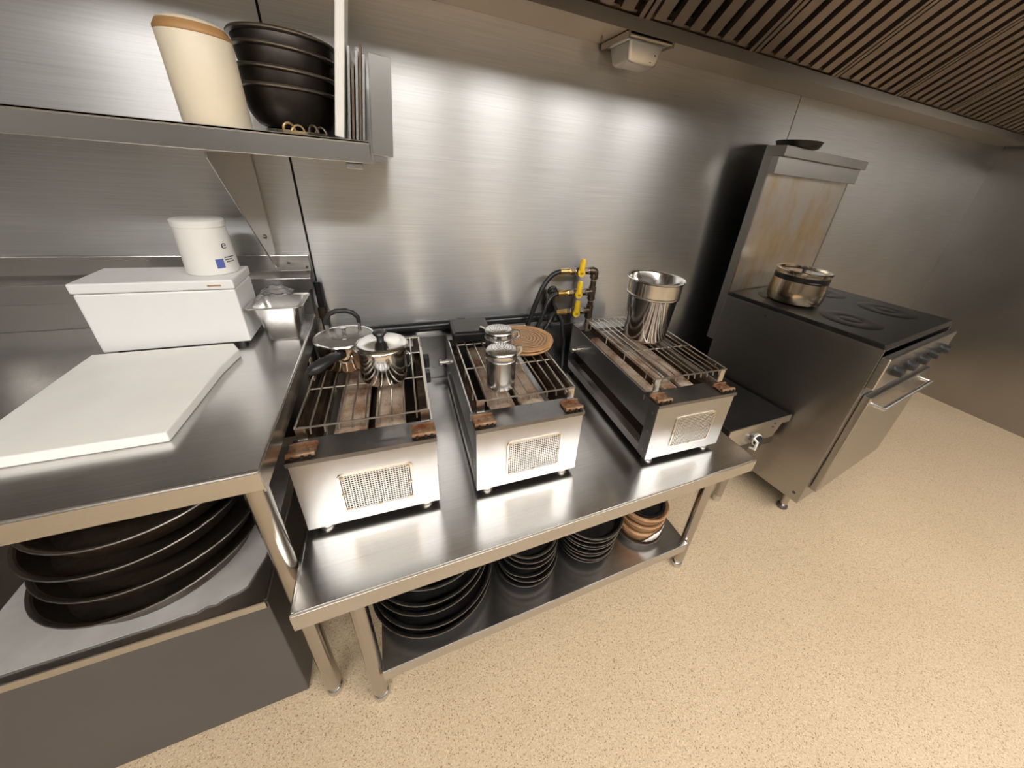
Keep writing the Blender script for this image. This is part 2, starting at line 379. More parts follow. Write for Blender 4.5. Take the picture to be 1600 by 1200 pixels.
# ------------------------------------------------------------------ gas grills
def grill(x, y, rz, label, gz, gx, length, dense, emit_rows):
    t = thing('gas_grill', label, 'grill', (x, y, TH), rz, 'countertop gas grills')
    w = .155; L = length; Ht = .242
    for sx in (-1, 1):
        for yy in (.028, L - .05):
            G().lathe([(0, .0005), (.015, .0005), (.018, .004), (.018, .016), (.014, .021), (0, .021)], 20, (sx * (w - .035), yy, 0)).build('foot', 'zinc', t)
    fp = G().box(-w, w, 0, .004, .02, Ht - .006).box(-w, -w + .004, .004, .045, .02, Ht - .006).box(w - .004, w, .004, .045, .02, Ht - .006).build('front_panel', 'body', t, .0012)
    bx('rear_panel', 'darkplate', -w, w, L - .004, L, .02, Ht, t)
    for sx in (-1, 1):
        a, b = sorted((sx * (w - .001), sx * (w - .006)))
        bx('side_panel', 'bodyside', a, b, .045, L - .004, .125, Ht - .004, t, .001)
        bx('lower_rail', 'bodyside', a, b, .045, L - .004, .020, .052, t, .001)
        a, b = sorted((sx * (w - .006), sx * (w - .03)))
        bx('rail_flange', 'bodyside', a, b, .045, L - .004, .050, .053, t)
        G().box(a, b, .08, L - .07, .205, .209).build('top_flange', 'rail', t)
        for k in range(3):
            G().bolt((sx * w + (-.001 if sx > 0 else -.002), .02, .05 + k * .075), .004, .003, 'x').build('screw', 'zinc', fp)
    bx('floor_tray', 'soot', -w + .006, w - .006, .006, L - .006, .022, .026, t)
    for q in (-1, 1): G().prism([(q * (w - .03), .17), (q * (w - .034), .17), (q * (w - .02), .21), (q * (w - .016), .21)], .07, L - .07, 'y').build('deflector', 'rail', t)
    # dark front strip on top with folded edge
    G().prism([(-.004, Ht - .012), (-.004, Ht), (.078, Ht - .004), (.078, Ht - .03), (.075, Ht - .03), (.075, Ht - .007), (0, Ht - .004), (0, Ht - .012)], -w - .003, w + .003, 'x').build('front_strip', 'darkplate', t)
    bx('rear_strip', 'darkplate', -w, w, L - .075, L, Ht - .004, Ht, t)
    # ventilation mesh
    vw, vz0, vz1 = .083, .055, .180
    vx = .012
    g = G()
    outer = [(px_ + vx, pz) for px_, pz, _ in [(p[0], p[1] + (vz0 + vz1) / 2, 0) for p in rrect(vw, (vz1 - vz0) / 2, .014, 0)]]
    inner = [(px_ + vx, pz) for px_, pz, _ in [(p[0], p[1] + (vz0 + vz1) / 2, 0) for p in rrect(vw - .006, (vz1 - vz0) / 2 - .006, .011, 0)]]
    n = len(outer)
    vs = [(p[0], -.003, p[1]) for p in outer] + [(p[0], -.003, p[1]) for p in inner] + [(p[0], -.0002, p[1]) for p in outer] + [(p[0], -.0002, p[1]) for p in inner]
    fs = []
    for i in range(n):
        j = (i + 1) % n; fs += [(i, j, n + j, n + i), (i, 2 * n + i, 2 * n + j, j), (n + i, n + j, 3 * n + j, 3 * n + i)]
    vf = g.add(vs, fs).build('vent_frame', 'hood', t)
    G().prism([(p[0], p[1]) for p in inner], -.0012, -.0006, 'y').build('vent_backing', 'dark', vf)
    g = G(); hx = vw - .006; nx, nz = 25, 17
    for k in range(nx):
        xx = vx - hx + 2 * hx * (k + .5) / nx + random.uniform(-.0006, .0006); g.box(xx - .0010, xx + .0010, -.0022, -.0014, vz0 + .007, vz1 - .007)
    for k in range(nz):
        zz = vz0 + .006 + (vz1 - vz0 - .012) * (k + .5) / nz + random.uniform(-.0005, .0005); g.box(vx - hx + .002, vx + hx - .002, -.0030, -.0022, zz - .0010, zz + .0010)
    ms = g.build('vent_mesh', 'mesh', vf); ms['kind'] = 'stuff'
    for px_, pz in ((-vw + .010, vz0 + .010), (-vw + .010, vz1 - .010), (vw - .010, vz0 + .010), (vw - .010, vz1 - .010), (-vw + .008, (vz0 + vz1) / 2), (vw - .008, (vz0 + vz1) / 2), (0, vz0 + .008)):
        G().lathe([(.0048, 0), (.0044, .0022), (.002, .003), (0, .003)], 12, mat=T(px_ + vx, -.003, pz) @ Rx(PI / 2)).build('screw', 'dullbrass', vf)
    # ceramic emitters
    for ex in ((-.048, .048) if emit_rows == 2 else (-.075, 0, .075)):
        ew = .039 if emit_rows == 2 else .027
        g = G(); pr = [(-ew, .188), (-ew, .200), (-ew * .6, .207), (ew * .6, .207), (ew, .200), (ew, .188)]
        g.prism([(ex + a, b) for a, b in pr], .085, L - .09, 'y'); e = g.build('emitter', 'emit', t, .002)
        for q in (-.012, .016): G().bolt((ex + q, .092, .203), .004, .008, 'z').build('screw', 'rust', e)
    bx('burner_pipe', 'soot', -.006, .006, .06, L - .01, .15, .162, t)
    # grate
    gz -= TH; f0, f1 = .068, L - .075; gw = .146; r = .0027
    loop = [(gx - gw, f0, gz), (gx + gw, f0, gz), (gx + gw, f1, gz), (gx - gw, f1, gz)]
    g = G()
    for a, b in zip(loop, loop[1:] + loop[:1]): g.rod(a, b, r, 8)
    gr = g.build('grate', 'wire', t)
    nr = 11 if dense else 10
    for k in range(1, nr):
        xx = gx - gw + 2 * gw * k / nr
        rd = G().tube([(xx, f0 + .001, gz - .020), (xx, f0 + .004, gz - .006), (xx, f0 + .014, gz - .0015), (xx, f1 - .014, gz - .0015), (xx, f1, gz - .001)], r * .85, 7).build('rod', 'wire', gr)
    for yy in (.40, .76):
        q = f0 + (f1 - f0) * yy
        G().rod((gx - gw, q, gz - .0065), (gx + gw, q, gz - .0065), r * .9, 7).build('cross_rod', 'wire', gr)
    for sx in (-1, 1):
        xs = gx + sx * gw
        a, b = sorted((xs - sx * .001, xs - sx * .004))
        sk = bx('side_bar', 'rail', a, b, f0 + .02, f1 - .02, gz - .034, gz - .012, gr)
        for q in range(4):
            yy = f0 + .05 + q * (f1 - f0 - .1) / 3
            G().rod((xs + sx * .002, yy, gz), (xs + sx * .002, yy, gz - .028), .0018, 6).build('pin', 'wire', gr)
        a, b = sorted((xs + sx * .001, xs - sx * .020))
        bx('grate_post', 'wire', a, b, f0 + .002, f0 + .006, Ht - .002, gz, gr)
        bx('grate_post', 'wire', a, b, f1 - .006, f1 - .002, Ht - .006, gz, gr)
        # rusty clip that carries the post
        cx = sx * (w - .026)
        g = G(); g.box(cx - .028, cx + .028, .014, .046, Ht + .0005, Ht + .004)
        g.tube([(cx - .028, .012, Ht + .006), (cx + .028, .012, Ht + .006)], .007, 8)
        g.box(cx - .028, cx + .028, .046, .050, Ht - .004, Ht + .010)
        cb = g.build('clip', 'rust', t, .001)
        for q in (-.016, .004, .018): G().bolt((cx + q, .001, Ht + .005), .0035, .005).build('clip_hole', 'dark', cb)
        for q in (-.012, .015): G().bolt((cx + q, .031, Ht + .003), .005, .006, 'z').build('bolt', 'rust', cb)
    # gas inlet with tap near the back
    g = G(); g.cyl((-w - .012, L - .09, .155), .012, .014, 12, 'x'); g.cyl((-w - .03, L - .09, .155), .007, .02, 10, 'x'); g.cyl((-w - .036, L - .09, .155), .014, .008, 10, 'x')
    iv = g.build('gas_inlet', 'zinc', t)
    bx('tap_knob', 'black', w + .0005, w + .022, L - .11, L - .07, .165, .205, t, .004); bx('tap_knob', 'black', w + .0005, w + .018, L - .19, L - .155, .15, .19, t, .004)
    return t
grill(.172, -.675, math.radians(-2.2), 'gas grill beside the raised worktop with two lidded saucepans on its grate', .887, .0, .585, False, 2)
grill(.582, -.690, math.radians(-1.8), 'middle gas grill with two shakers and a round wooden board on its grate', .889, .008, .615, False, 2)
grill(1.130, -.747, math.radians(-2.6), 'gas grill next to the range with a tall steel pot on its grate', .900, .018, .640, True, 3)
GZ = .8905

# ------------------------------------------------------------------ pots on the grills
def arc(c, r, a0, a1, n, plane='xz'):
    out = []
    for i in range(n + 1):
        a = a0 + (a1 - a0) * i / n
        u, v = r * math.cos(a), r * math.sin(a)
        out.append({'xz': (c[0] + u, c[1], c[2] + v), 'xy': (c[0] + u, c[1] + v, c[2]), 'yz': (c[0], c[1] + u, c[2] + v)}[plane])
    return out
# glass-lidded pot with long black handle
p = thing('saucepan', 'steel saucepan with glass lid and black arched lid handle', 'saucepan', (.127, -.318, GZ), 0, 'pots on the grills')
G().lathe([(0, .0), (.058, 0), (.066, .004), (.071, .014), (.073, .078), (.077, .084), (.077, .086), (.071, .085), (.070, .014), (.060, .006), (0, .005)], 48).build('pot_body', 'warmpot', p)
ld = G().lathe([(.0765, .088), (.068, .094), (.045, .101), (.02, .104), (.003, .1045), (.003, .1015), (.02, .101), (.045, .098), (.068, .091), (.0755, .0875)], 48).build('glass_lid', 'glass', p)
G().lathe([(.0735, .0865), (.079, .0865), (.0805, .089), (.079, .0915), (.0735, .0915), (.0735, .0865)], 48).build('lid_rim', 'polish', ld)
G().lathe([(0, .104), (.006, .104), (.004, .112), (.008, .115), (.008, .118), (0, .119)], 20).build('lid_screw', 'polish2', ld)
G().lathe([(0, .0), (.005, 0), (.005, .002), (0, .003)], 14, (.004, -.045, .0995)).build('lid_vent', 'polish', ld)
hy = .012
for q in (-1, 1): G().tube([(q * .041, hy, .099), (q * .042, hy, .128)], [.0055, .0045], 10).build('handle_bracket', 'polish2', ld)
G().tube([(-.042, hy, .126), (-.041, hy, .142), (-.030, hy, .157), (-.012, hy, .165), (.012, hy, .165), (.030, hy, .157), (.041, hy, .142), (.042, hy, .126)], [.0055, .0062, .0068, .007, .007, .0068, .0062, .0055], 12).build('arched_handle', 'black', ld)
hp = bez((-.004, -.070, .064), (-.020, -.105, .085), (-.045, -.140, .082), (-.076, -.150, .062), 14)
G().tube(hp, [.011, .013, .0145, .0155, .016, .016, .016, .016, .0165, .017, .0175, .018, .0175, .015, .008], 14, flat=.8).build('long_handle', 'black', p)
G().tube(arc((.0, -.0745, .058), .017, PI, 2 * PI, 10), .0018, 6).build('wire_bracket', 'polish', p)
G().lathe([(.005, 0), (.005, .002), (.003, .004), (0, .0045)], 14, mat=T(.018, -.0725, .058) @ Rx(PI / 2)).build('rivet', 'polish', p)
# small saucepan with steel lid
p = thing('saucepan', 'small polished steel saucepan with steel lid and round black knob', 'saucepan', (.224, -.425, GZ), 0, 'pots on the grills')
G().lathe([(0, 0), (.052, 0), (.058, .003), (.061, .010), (.062, .095), (.066, .098), (.066, .1), (.060, .1), (.060, .01), (0, .006)], 48).build('pot_body', 'polish', p)
ld = G().lathe([(.060, .1015), (.0685, .1015), (.070, .105), (.067, .110), (.060, .113), (.056, .1135), (.052, .1125), (.03, .118), (.01, .120), (0, .120), ], 48).build('lid', 'polish', p)
G().lathe([(0, .1195), (.010, .1195), (.009, .125), (.012, .131), (.018, .138), (.0185, .141), (.016, .1445), (.006, .1465), (0, .1467)], 24).build('knob', 'black', ld)
G().tube([(.0615, .0, .078), (.070, -.006, .070), (.072, -.01, .045), (.0635, -.012, .032)], .0022, 8).build('wire_handle', 'polish', p)

# shakers
def shaker(x, y, rz, label, s=1.0):
    t = thing('shaker', label, 'shaker', (x, y, GZ), rz, 'steel shakers'); t.scale = (1.03, 1.03, 1.07)
    G().lathe([(0, 0), (.036, 0), (.0395, .003), (.0395, .080), (.0405, .082), (.0405, .0845), (0, .0845)], 40).build('shaker_body', 'polish2', t)
    c = G().lathe([(.0415, .0848), (.0430, .0865), (.0415, .0885), (.0415, .104), (.0425, .106), (.0405, .110), (.0365, .112), (.022, .1165), (0, .118)], 40).build('shaker_cap', 'polish2', t)
    g = G()
    for ring, k in ((.007, 6), (.014, 11), (.021, 16), (.028, 20)):
        for i in range(k):
            a = 2 * PI * i / k + ring * 100; z = .1185 - (ring / .0365) ** 2 * .0052
            g.cyl((ring * math.cos(a), ring * math.sin(a), z - .001), .0011, .0014, 5)
    h = g.build('cap_holes', 'ink', c); h['kind'] = 'stuff'
    G().tube([(.038, 0, .112 - .03), (.052, 0, .084), (.060, 0, .094), (.058, 0, .106), (.048, 0, .108), (.0405, 0, .102)], .0036, 8, flat=1.5).build('shaker_handle', 'polish2', t)
    return t
shaker(.530, -.555, math.radians(8), 'steel shaker standing at the open front of the middle grill')
shaker(.560, -.425, math.radians(-20), 'steel shaker standing behind another, touching the wooden board')
# wooden boards
for k in range(2):
    t = thing('wooden_board', ('upper' if k else 'lower') + ' round wooden serving board of the pair on the middle grill', 'board', (.684 + .003 * k, -.312 - .004 * k, GZ + .0005 + k * .0135), k * .7, 'round wooden boards')
    G().lathe([(0, 0), (.100, 0), (.106, .003), (.108, .007), (.106, .012), (.100, .013), (.090, .0125), (.087, .0105), (0, .0105)], 56).build('board_disc', 'woodrim', t)
    G().lathe([(.0868, .0106), (.0865, .0112), (0, .0112)], 48).build('board_face', 'wood', t)
# black block with handle
t = thing('griddle_press', 'flat black rectangular cast-iron press with grey handle on the middle grill', 'press', (.520, -.188, GZ), math.radians(-4))
G().box(-.069, .069, -.072, .068, .0005, .034).build('press_plate', 'iron', t, .006)
G().box(-.060, .060, -.062, .058, .0342, .037).build('raised_face', 'iron', t, .002)
G().tube([(.03, -.045, .0375), (.032, -.048, .044), (.052, -.085, .046), (.062, -.105, .046)], [.005, .006, .0065, .006], 8).build('press_handle', 'hood', t)
# bain-marie pot
t = thing('steel_pot', 'tall polished steel insert pot with stepped rim on a grill', 'pot', (1.160, -.398, .9035), 0, 'pots on the grills')
G().lathe([(0, 0), (.062, 0), (.072, .004), (.079, .014), (.090, .172), (.0955, .178), (.0955, .184), (.097, .232), (.104, .236), (.1065, .239), (.1045, .2415), (.098, .240), (.0945, .236), (.0925, .186), (.0875, .174), (.0765, .016), (0, .006)], 64).build('pot_wall', 'polish', t)
G().lathe([(.0945, .176), (.0975, .178), (.098, .181), (.0975, .184), (.0950, .186)], 64).build('step_ring', 'polish', t)

# ------------------------------------------------------------------ gas pipes
t = thing('gas_pipe', 'thick black pipe running along the steel wall behind the grills', 'pipe', (0, -.045, .872))
G().rod((.06, 0, 0), (.955, 0, .0), .021, 20).build('pipe_run', 'pipeblack', t)
G().lathe([(.021, 0), (.028, 0), (.030, .006), (.030, .04), (.027, .046), (.021, .046)], 20, mat=T(.925, 0, 0) @ Ry(PI / 2)).build('pipe_cap', 'pipeblack', t)
G().cyl((.50, 0, 0), .0245, .03, 20, 'x').build('pipe_joint', 'pipeblack', t)
t = thing('wall_hose_bracket', 'black bracket standing on the pipe behind the yellow valves', 'bracket', (.915, -.045, .896))
G().box(-.016, .016, -.006, .006, -.002, .10).build('bracket_plate', 'iron', t, .005)
G().tube(arc((0, 0, .095), .016, 0, 2 * PI, 16)[:-1], .008, 8, closed=True).build('bracket_eye', 'iron', t)
G().tube([(.05, -.075, -.26), (.045, -.075, -.12), (.03, -.055, -.02), (.005, -.012, .04), (.0, -.012, .08)], .008, 8).build('bracket_hose', 'rubber', t)

mf = thing('gas_manifold', 'dull iron gas manifold with three yellow lever valves by the wall', 'manifold', (1.095, -.08, TH))
RZ = TH
zs = [1.086 - RZ, .990 - RZ, .902 - RZ]
g = G(); g.cyl((0, 0, .0005), .013, zs[0] - .022, 18); g.build('riser_pipe', 'bronze', mf)
G().lathe([(.013, .0005), (.032, .0005), (.032, .006), (.016, .012), (.013, .02)], 20).build('floor_flange', 'bronze', mf)
for i, z in enumerate(zs):
    if i == 0:
        e = G().tube([(0, 0, z - .03), (0, 0, z - .012), (-.004, 0, z - .004), (-.012, 0, z), (-.032, 0, z)], [.0165, .018, .019, .018, .0165], 16).build('elbow', 'bronze', mf)
    else:
        e = G().cyl((0, 0, z - .026), .0165, .052, 16).rod((-.034, 0, z), (0, 0, z), .0165, 16).build('tee', 'bronze', mf)
    G().cyl((0, 0, z - .034), .0185, .008, 16).build('band', 'bronze', e)
    G().cyl((-.038, 0, z), .0155, .005, 16, 'x').build('tape_band', 'zinc', e); G().cyl((0, 0, z - .045), .0145, .005, 16).build('tape_band', 'zinc', e)
    v = G().cyl((-.122, 0, z), .0095, .086, 16, 'x').cyl((-.060, 0, z), .0145, .020, 6, 'x').cyl((-.118, 0, z), .0145, .020, 6, 'x').lathe([(.0, -.018), (.010, -.016), (.016, -.008), (.0175, 0), (.016, .008), (.010, .016), (0, .018)], 16, (-.078, 0, z)).build('valve_body', 'bronze', mf)
    for q in (-.064, -.103): G().cyl((q, 0, z), .0150, .0035, 16, 'x').build('collar', 'zinc', v)
    lv = G()
    lv.cyl((-.078, -.0255, z - .003), .0165, .010, 20, 'y')
    lv.tube([(-.078, -.0205, z + .002), (-.0775, -.0215, z + .020), (-.0765, -.0215, z + .040), (-.0755, -.020, z + .056)], [.013, .0115, .0125, .010], 12)
    lv.build('lever', 'yellow', v)
    G().bolt((-.078, -.029, z - .003), .006, .004).build('lever_nut', 'tape', v)
    G().cyl((-.160, 0, z), .0118, .038, 16, 'x').cyl((-.128, 0, z), .0135, .008, 6, 'x').build('hose_fitting', 'brass', mf)
ends = [((.787, -.098, .865), 0), ((.832, -.100, .850), 0), ((.862, -.108, .835), 0)]
for i, (z, (e, c)) in enumerate(zip(zs, ends)):
    g0 = (1.095 - .158, -.08, RZ + z)
    low = (e[0] - .004, e[1] - .01, .70)
    pts = bez(g0, (g0[0] - .085 + i * .02, -.08, g0[2] + .002), (e[0] + .04, e[1], e[2] + .11 - i * .03), e, 14) + bez(e, (e[0] - .012, e[1], e[2] - .05), (low[0] + .01, low[1], low[2] + .06), low, 6)[1:]
    h = thing('gas_hose', 'black rubber gas hose from the %s yellow valve' % ('uppermost', 'middle', 'lowest')[i], 'hose', (0, 0, 0), 0, 'gas hoses')
    G().tube(pts, .0105 if i == 0 else .009, 12).build('hose_tube', 'rubber', h)
    G().lathe([(.0108, 0), (.0128, 0), (.0128, .012), (.0108, .012)], 14, mat=T(*g0) @ Ry(-PI / 2)).build('crimp', 'brass', h)

# ------------------------------------------------------------------ pans on the lower shelf
ORD = ['topmost', 'second from the top', 'third from the top', 'fourth from the top', 'fifth from the top', 'sixth from the top', 'seventh from the top', 'lowest']
def pan(name, label, cat, x, y, z, r, h, flare, m, rim, group, tilt=(0, 0), mi=None, nn=48):
    o = thing(name, label, cat, (x, y, z), 0, group); o.rotation_euler = (tilt[0], tilt[1], random.uniform(0, 6))
    rb = r * flare
    G().lathe([(0, 0), (rb * .95, 0), (rb, .003), (r - .006, h - .004), (r - .003, h - .0005), (r - .009, h - .002), (rb - .004, .005), (0, .004)], nn).build('pan_body', m, o)
    G().lathe([(r - .006, h - .0045), (r + .0005, h - .003), (r + .0015, h - .0005), (r + .0002, h + .0015), (r - .004, h + .001), (r - .006, h - .0005)], nn).build('rim', rim, o)
    return o
zz = [SH + .0015 + k * .049 for k in range(5)]
for k in range(5):
    pan('round_pan', 'large black round pan, %s of the stack of five on the under-shelf' % (ORD[4 - k] if k else 'lowest'), 'pan', .296 + .004 * math.sin(k * 2), -.625 + .004 * math.cos(k * 3), zz[k], .190 - .005 * k, .052, .86, 'iron', 'panrim', 'large black pans under the table')
for k in range(6):
    tl = [(0, 0), (.02, .01), (-.015, .03), (.035, -.02), (.01, .05), (.03, .0)][k]
    pan('round_pan', 'small black round pan, %s of the loose uneven stack of six' % (ORD[5 - k] if k else 'lowest'), 'pan', .607 + .004 * math.sin(k * 2.3), -.668 + .005 * math.cos(k * 1.9), SH + .002 + k * .0315 + abs(tl[0]) * .1 + abs(tl[1]) * .1, .108 - .001 * k, .030, .80, 'iron', 'panrim', 'loose small black pans under the table', tl)
for k in range(8):
    pan('round_pan', 'medium black round pan, %s of the neat stack of eight' % (ORD[7 - k] if k else 'lowest'), 'pan', .850 + .002 * math.sin(k * 2), -.672 + .002 * math.cos(k * 3), SH + .002 + k * .0215, .104 + .0022 * k, .034, .80, 'iron', 'panrim', 'neat stack of black pans under the table')
pan('metal_tray', 'grey metal round tray under the stack of brown bowls', 'tray', 1.094, -.685, SH + .0015, .098, .022, .88, 'panrim', 'panrim', None)
bl = [('bowl2', 'pale brown wooden bowl, lowest of its stack, wrapped with white paper'), ('bowl1', 'darker brown wooden bowl in the middle of its stack'), ('bowl1', 'brown wooden bowl, topmost of its stack, holding a black dish')]
for k, (m, lab) in enumerate(bl):
    r = .086 + .004 * k; z = SH + .007 + k * .042
    o = thing('wooden_bowl', lab, 'bowl', (1.094 + .003 * k, -.685 + .002 * k, z), k * 1.3, 'brown wooden bowls'); 
    G().lathe([(0, 0), (r * .80, 0), (r * .86, .004), (r * .97, .030), (r, .050), (r + .001, .056), (r - .002, .059), (r - .007, .057), (r * .84, .042 + .002), (r * .80, .041), (0, .041)], 48).build('bowl_body', m, o)
    G().lathe([(r + .0002, .048), (r + .003, .050), (r + .003, .053), (r + .0008, .0545)], 48).build('bowl_ridge', 'woodrim', o)
o = pan('black_dish', 'black round dish nested inside the topmost brown bowl', 'dish', 1.100, -.681, SH + .007 + 2 * .042 + .0415, .080, .020, .92, 'iron', 'iron', None)
# torn white paper wrapped on the lowest bowl
o = thing('paper_scrap', 'torn white paper scrap stuck to the lowest brown bowl', 'paper', (1.094, -.685, SH + .031))
vs = []; fs = []; na = 14
for j in range(3):
    for i in range(na):
        a = math.radians(-118 + 66 * i / (na - 1)); rr = .0885 + .002 * j
        low = .002 * math.sin(i * 2.1); hi = .006 + .040 * min(1, i / 5) + .002 * math.sin(i * 3)
        zz_ = low + (hi - low) * j / 2
        vs.append(((rr + .0035) * math.cos(a), (rr + .0035) * math.sin(a), zz_))
for j in range(2):
    for i in range(na - 1): fs.append((j * na + i, j * na + i + 1, (j + 1) * na + i + 1, (j + 1) * na + i))
G().add(vs, fs, True).build('paper_sheet', 'paper', o)
sm = o.children[0].modifiers.new('thickness', 'SOLIDIFY'); sm.thickness = .0012

# ------------------------------------------------------------------ raised worktop on the left
CT, CF, CX = .948, -.788, .016
wt = thing('steel_worktop', 'raised stainless worktop with backsplash beside the low table', 'worktop', (0, 0, 0))
bx('worktop_top', 'top', -1.5, CX, CF, -.035, CT - .006, CT, wt, .003)
bx('front_edge', 'edge', -1.5, CX, CF, CF + .004, CT - .048, CT - .006, wt, .0015)
bx('side_edge', 'edge', CX - .004, CX, CF + .004, -.035, CT - .057, CT - .006, wt, .001)
bx('upstand', 'edge', -1.5, .012, -.034, -.030, CT, CT + .085, wt)
G().prism([(-1.5, CT + .080), (.004, CT + .080), (.026, CT + .098), (.026, CT + .132), (-1.5, CT + .132)], -.048, -.044, 'y').build('backsplash', 'edge', wt, .001)
G().prism([(-.048, CT + .133), (-.044, CT + .130), (-.012, CT + .146), (-.012, CT + .152)], -1.5, .026, 'x').build('backsplash_ledge', 'edge', wt)
for x in (-.0195, -1.46):
    for y in (CF + .055, -.09):
        l = G().cyl((x, y, .045), .0205, CT - .052, 28).build('leg', 'leg', wt)
        G().lathe([(0, 0), (.017, 0), (.0215, .005), (.0215, .022), (.019, .025), (.0165, .027), (.0165, .046), (0, .046)], 24, (x, y, .0)).build('foot', 'polish2', l)
bx('wall_channel', 'edge', -1.5, .028, -.016, -.004, CT + .150, CT + .200, wt, .002)
for x in (-.03, -.20): G().bolt((x, -.019, CT + .175), .004, .004).build('screw', 'bronze', wt)
for p_ in ((-.055, -.0515, CT + .108), (.018, -.0185, CT + .160)): G().bolt(p_, .004, .004).build('screw', 'ink', wt)
# black vertical pipe in the corner gap
t = thing('corner_pipe', 'dark vertical pipe in the gap between worktop and wall seam', 'pipe', (.037, -.026, TH + .0005))
G().cyl((0, 0, 0), .010, .45, 12).build('pipe_run', 'pipeblack', t)
for q in (.32, .19): G().cyl((0, 0, q), .014, .04, 10).build('coupling', 'bronze', t)
G().cyl((0, -.02, .26), .009, .02, 10, 'y').build('tap', 'zinc', t)

# grey cabinet under the worktop with its load
t = thing('grey_cabinet', 'dark grey painted cabinet standing under the worktop', 'cabinet', (-.62, 0, 0))
bx('cabinet_body', 'grey', -.53, .528, -.708, -.10, .004, .484, t, .003)
bx('cabinet_top', 'bodyside', -.535, .533, -.722, -.10, .486, .494, t, .002)
bx('front_lip', 'edge', -.535, .533, -.728, -.722, .476, .500, t, .002)
bx('side_lip', 'edge', .528, .534, -.72, -.10, .494, .499, t, .001)
t = thing('card_sheet', 'grey card with ragged edge lying on the grey cabinet', 'card', (0, 0, .4955))
pl = [(-.60, -.705), (-.30, -.700)] + [(-.26 + i * .018, -.698 + .004 * math.sin(i * 2.7) + .0006 * i * i) for i in range(8)] + [(-.112, -.60), (-.106, -.52), (-.104, -.16), (-.60, -.16)]
G().prism(pl, 0, .003, 'z').build('card', 'card', t)
for k in range(4):
    z = .4995 + k * .056; 
    pan('steel_pan', 'worn dark steel pan, %s of the stack under the worktop' % (ORD[3 - k] if k else 'lowest'), 'pan', -.335 + .012 * (k % 2), -.50 + .01 * k, z, .205 - .004 * k, .060, .84, 'rustpan', 'panrim', 'worn pans under the worktop', (0, 0))

# items on the worktop
t = thing('white_appliance', 'white enamel box appliance with lid standing on the worktop', 'appliance', (-.262, -.19, CT))
bx('appliance_body', 'white', -.15, .150, -.064, .075, .014, .165, t, .004)
bx('appliance_lid', 'white', -.152, .152, -.067, .078, .167, .192, t, .004)
bx('lid_badge', 'tape', .098, .126, -.0678, -.066, .176, .180, t)
for sx in (-.12, .12):
    for sy in (-.04, .05): G().cyl((sx, sy, 0), .014, .014, 14).build('foot', 'black', t)
t = thing('white_tub', 'white printed plastic tub on top of the white appliance', 'tub', (-.172, -.165, CT + .1925))
G().lathe([(0, 0), (.053, 0), (.056, .003), (.052, .118), (.054, .120), (.054, .134), (.050, .137), (0, .137)], 40).build('tub_body', 'whitep', t)
def curved_text(txt, size, r, a0, z, name, m, parent):
    cu = bpy.data.curves.new(name, 'FONT'); cu.body = txt; cu.size = size; cu.extrude = 0
    tmp = bpy.data.objects.new(name, cu); COL.objects.link(tmp)
    dg = bpy.context.evaluated_depsgraph_get(); me = bpy.data.meshes.new_from_object(tmp.evaluated_get(dg))
    bpy.data.objects.remove(tmp)
    for v in me.vertices:
        a = a0 + v.co.x / r; v.co = Vector((r * math.cos(a), r * math.sin(a), z + v.co.y))
    me.materials.clear(); me.materials.append(M[m])
    o = bpy.data.objects.new(name, me); COL.objects.link(o); o.parent = parent; return o
curved_text('e', .030, .0552, math.radians(-40), .066, 'lettering', 'ink', t)
g = G()
for k, (a, b, z) in enumerate(((-40, -12, .044), (-40, -20, .038), (-38, -15, .032), (-62, -44, .030))):
    vs = []; hh = .0012 if k < 3 else .012
    for i in range(7):
        q = math.radians(a + (b - a) * i / 6); r = .0556; vs += [(r * math.cos(q), r * math.sin(q), z - hh), (r * math.cos(q), r * math.sin(q), z + hh)]
    g = G().add(vs, [(2 * i, 2 * i + 2, 2 * i + 3, 2 * i + 1) for i in range(6)]); g.build('print_line' if k < 3 else 'print_patch', 'ink' if k < 3 else 'blue', t)
# steel food pan with film
t = thing('food_pan', 'small deep stainless food pan with plastic film standing on the worktop', 'container', (-.036, -.198, CT), math.radians(-2))
g = G()
loft(g, [rrect(.036, .036, .014, .0005), rrect(.041, .041, .016, .006), rrect(.050, .050, .014, .082), rrect(.0515, .0515, .014, .083), rrect(.054, .054, .014, .104), rrect(.066, .064, .012, .107), rrect(.067, .065, .012, .110), rrect(.066, .064, .012, .1115), rrect(.0535, .0535, .013, .109), rrect(.0505, .0505, .013, .085), rrect(.0485, .0485, .013, .081), rrect(.039, .039, .014, .008)])
g.build('pan_shell', 'polish2', t)
g = G(); vs = []; nn = 12
for i in range(nn):
    for j in range(nn):
        u, v = i / (nn - 1) - .5, j / (nn - 1) - .5
        vs.append((-.012 + u * .085, .052 + v * .030, .1135 + .024 * math.exp(-((v - .1) ** 2) * 9) * (1 - 3.4 * u * u) + .003 * math.sin(i * 1.7 + j * 2)))
g.add(vs, [(i * nn + j, i * nn + j + 1, (i + 1) * nn + j + 1, (i + 1) * nn + j) for i in range(nn - 1) for j in range(nn - 1)], True)
f = thing('plastic_film', 'crumpled clear film over the small steel food pan', 'film', (-.036, -.198, CT + .004))
fo = g.build('film_sheet', 'film', f); sm = fo.modifiers.new('thickness', 'SOLIDIFY'); sm.thickness = .0006
# white cutting board corner
t = thing('cutting_board', 'thick white cutting board lying on the worktop', 'board', (-.30, -.36, CT), math.radians(0))
G().prism([(.155, .085), (.178, .04), (.165, -.05), (.155, -.30), (-.12, -.30), (-.12, .085)][::-1], .0005, .022, 'z').build('board_slab', 'whitep', t, .003)

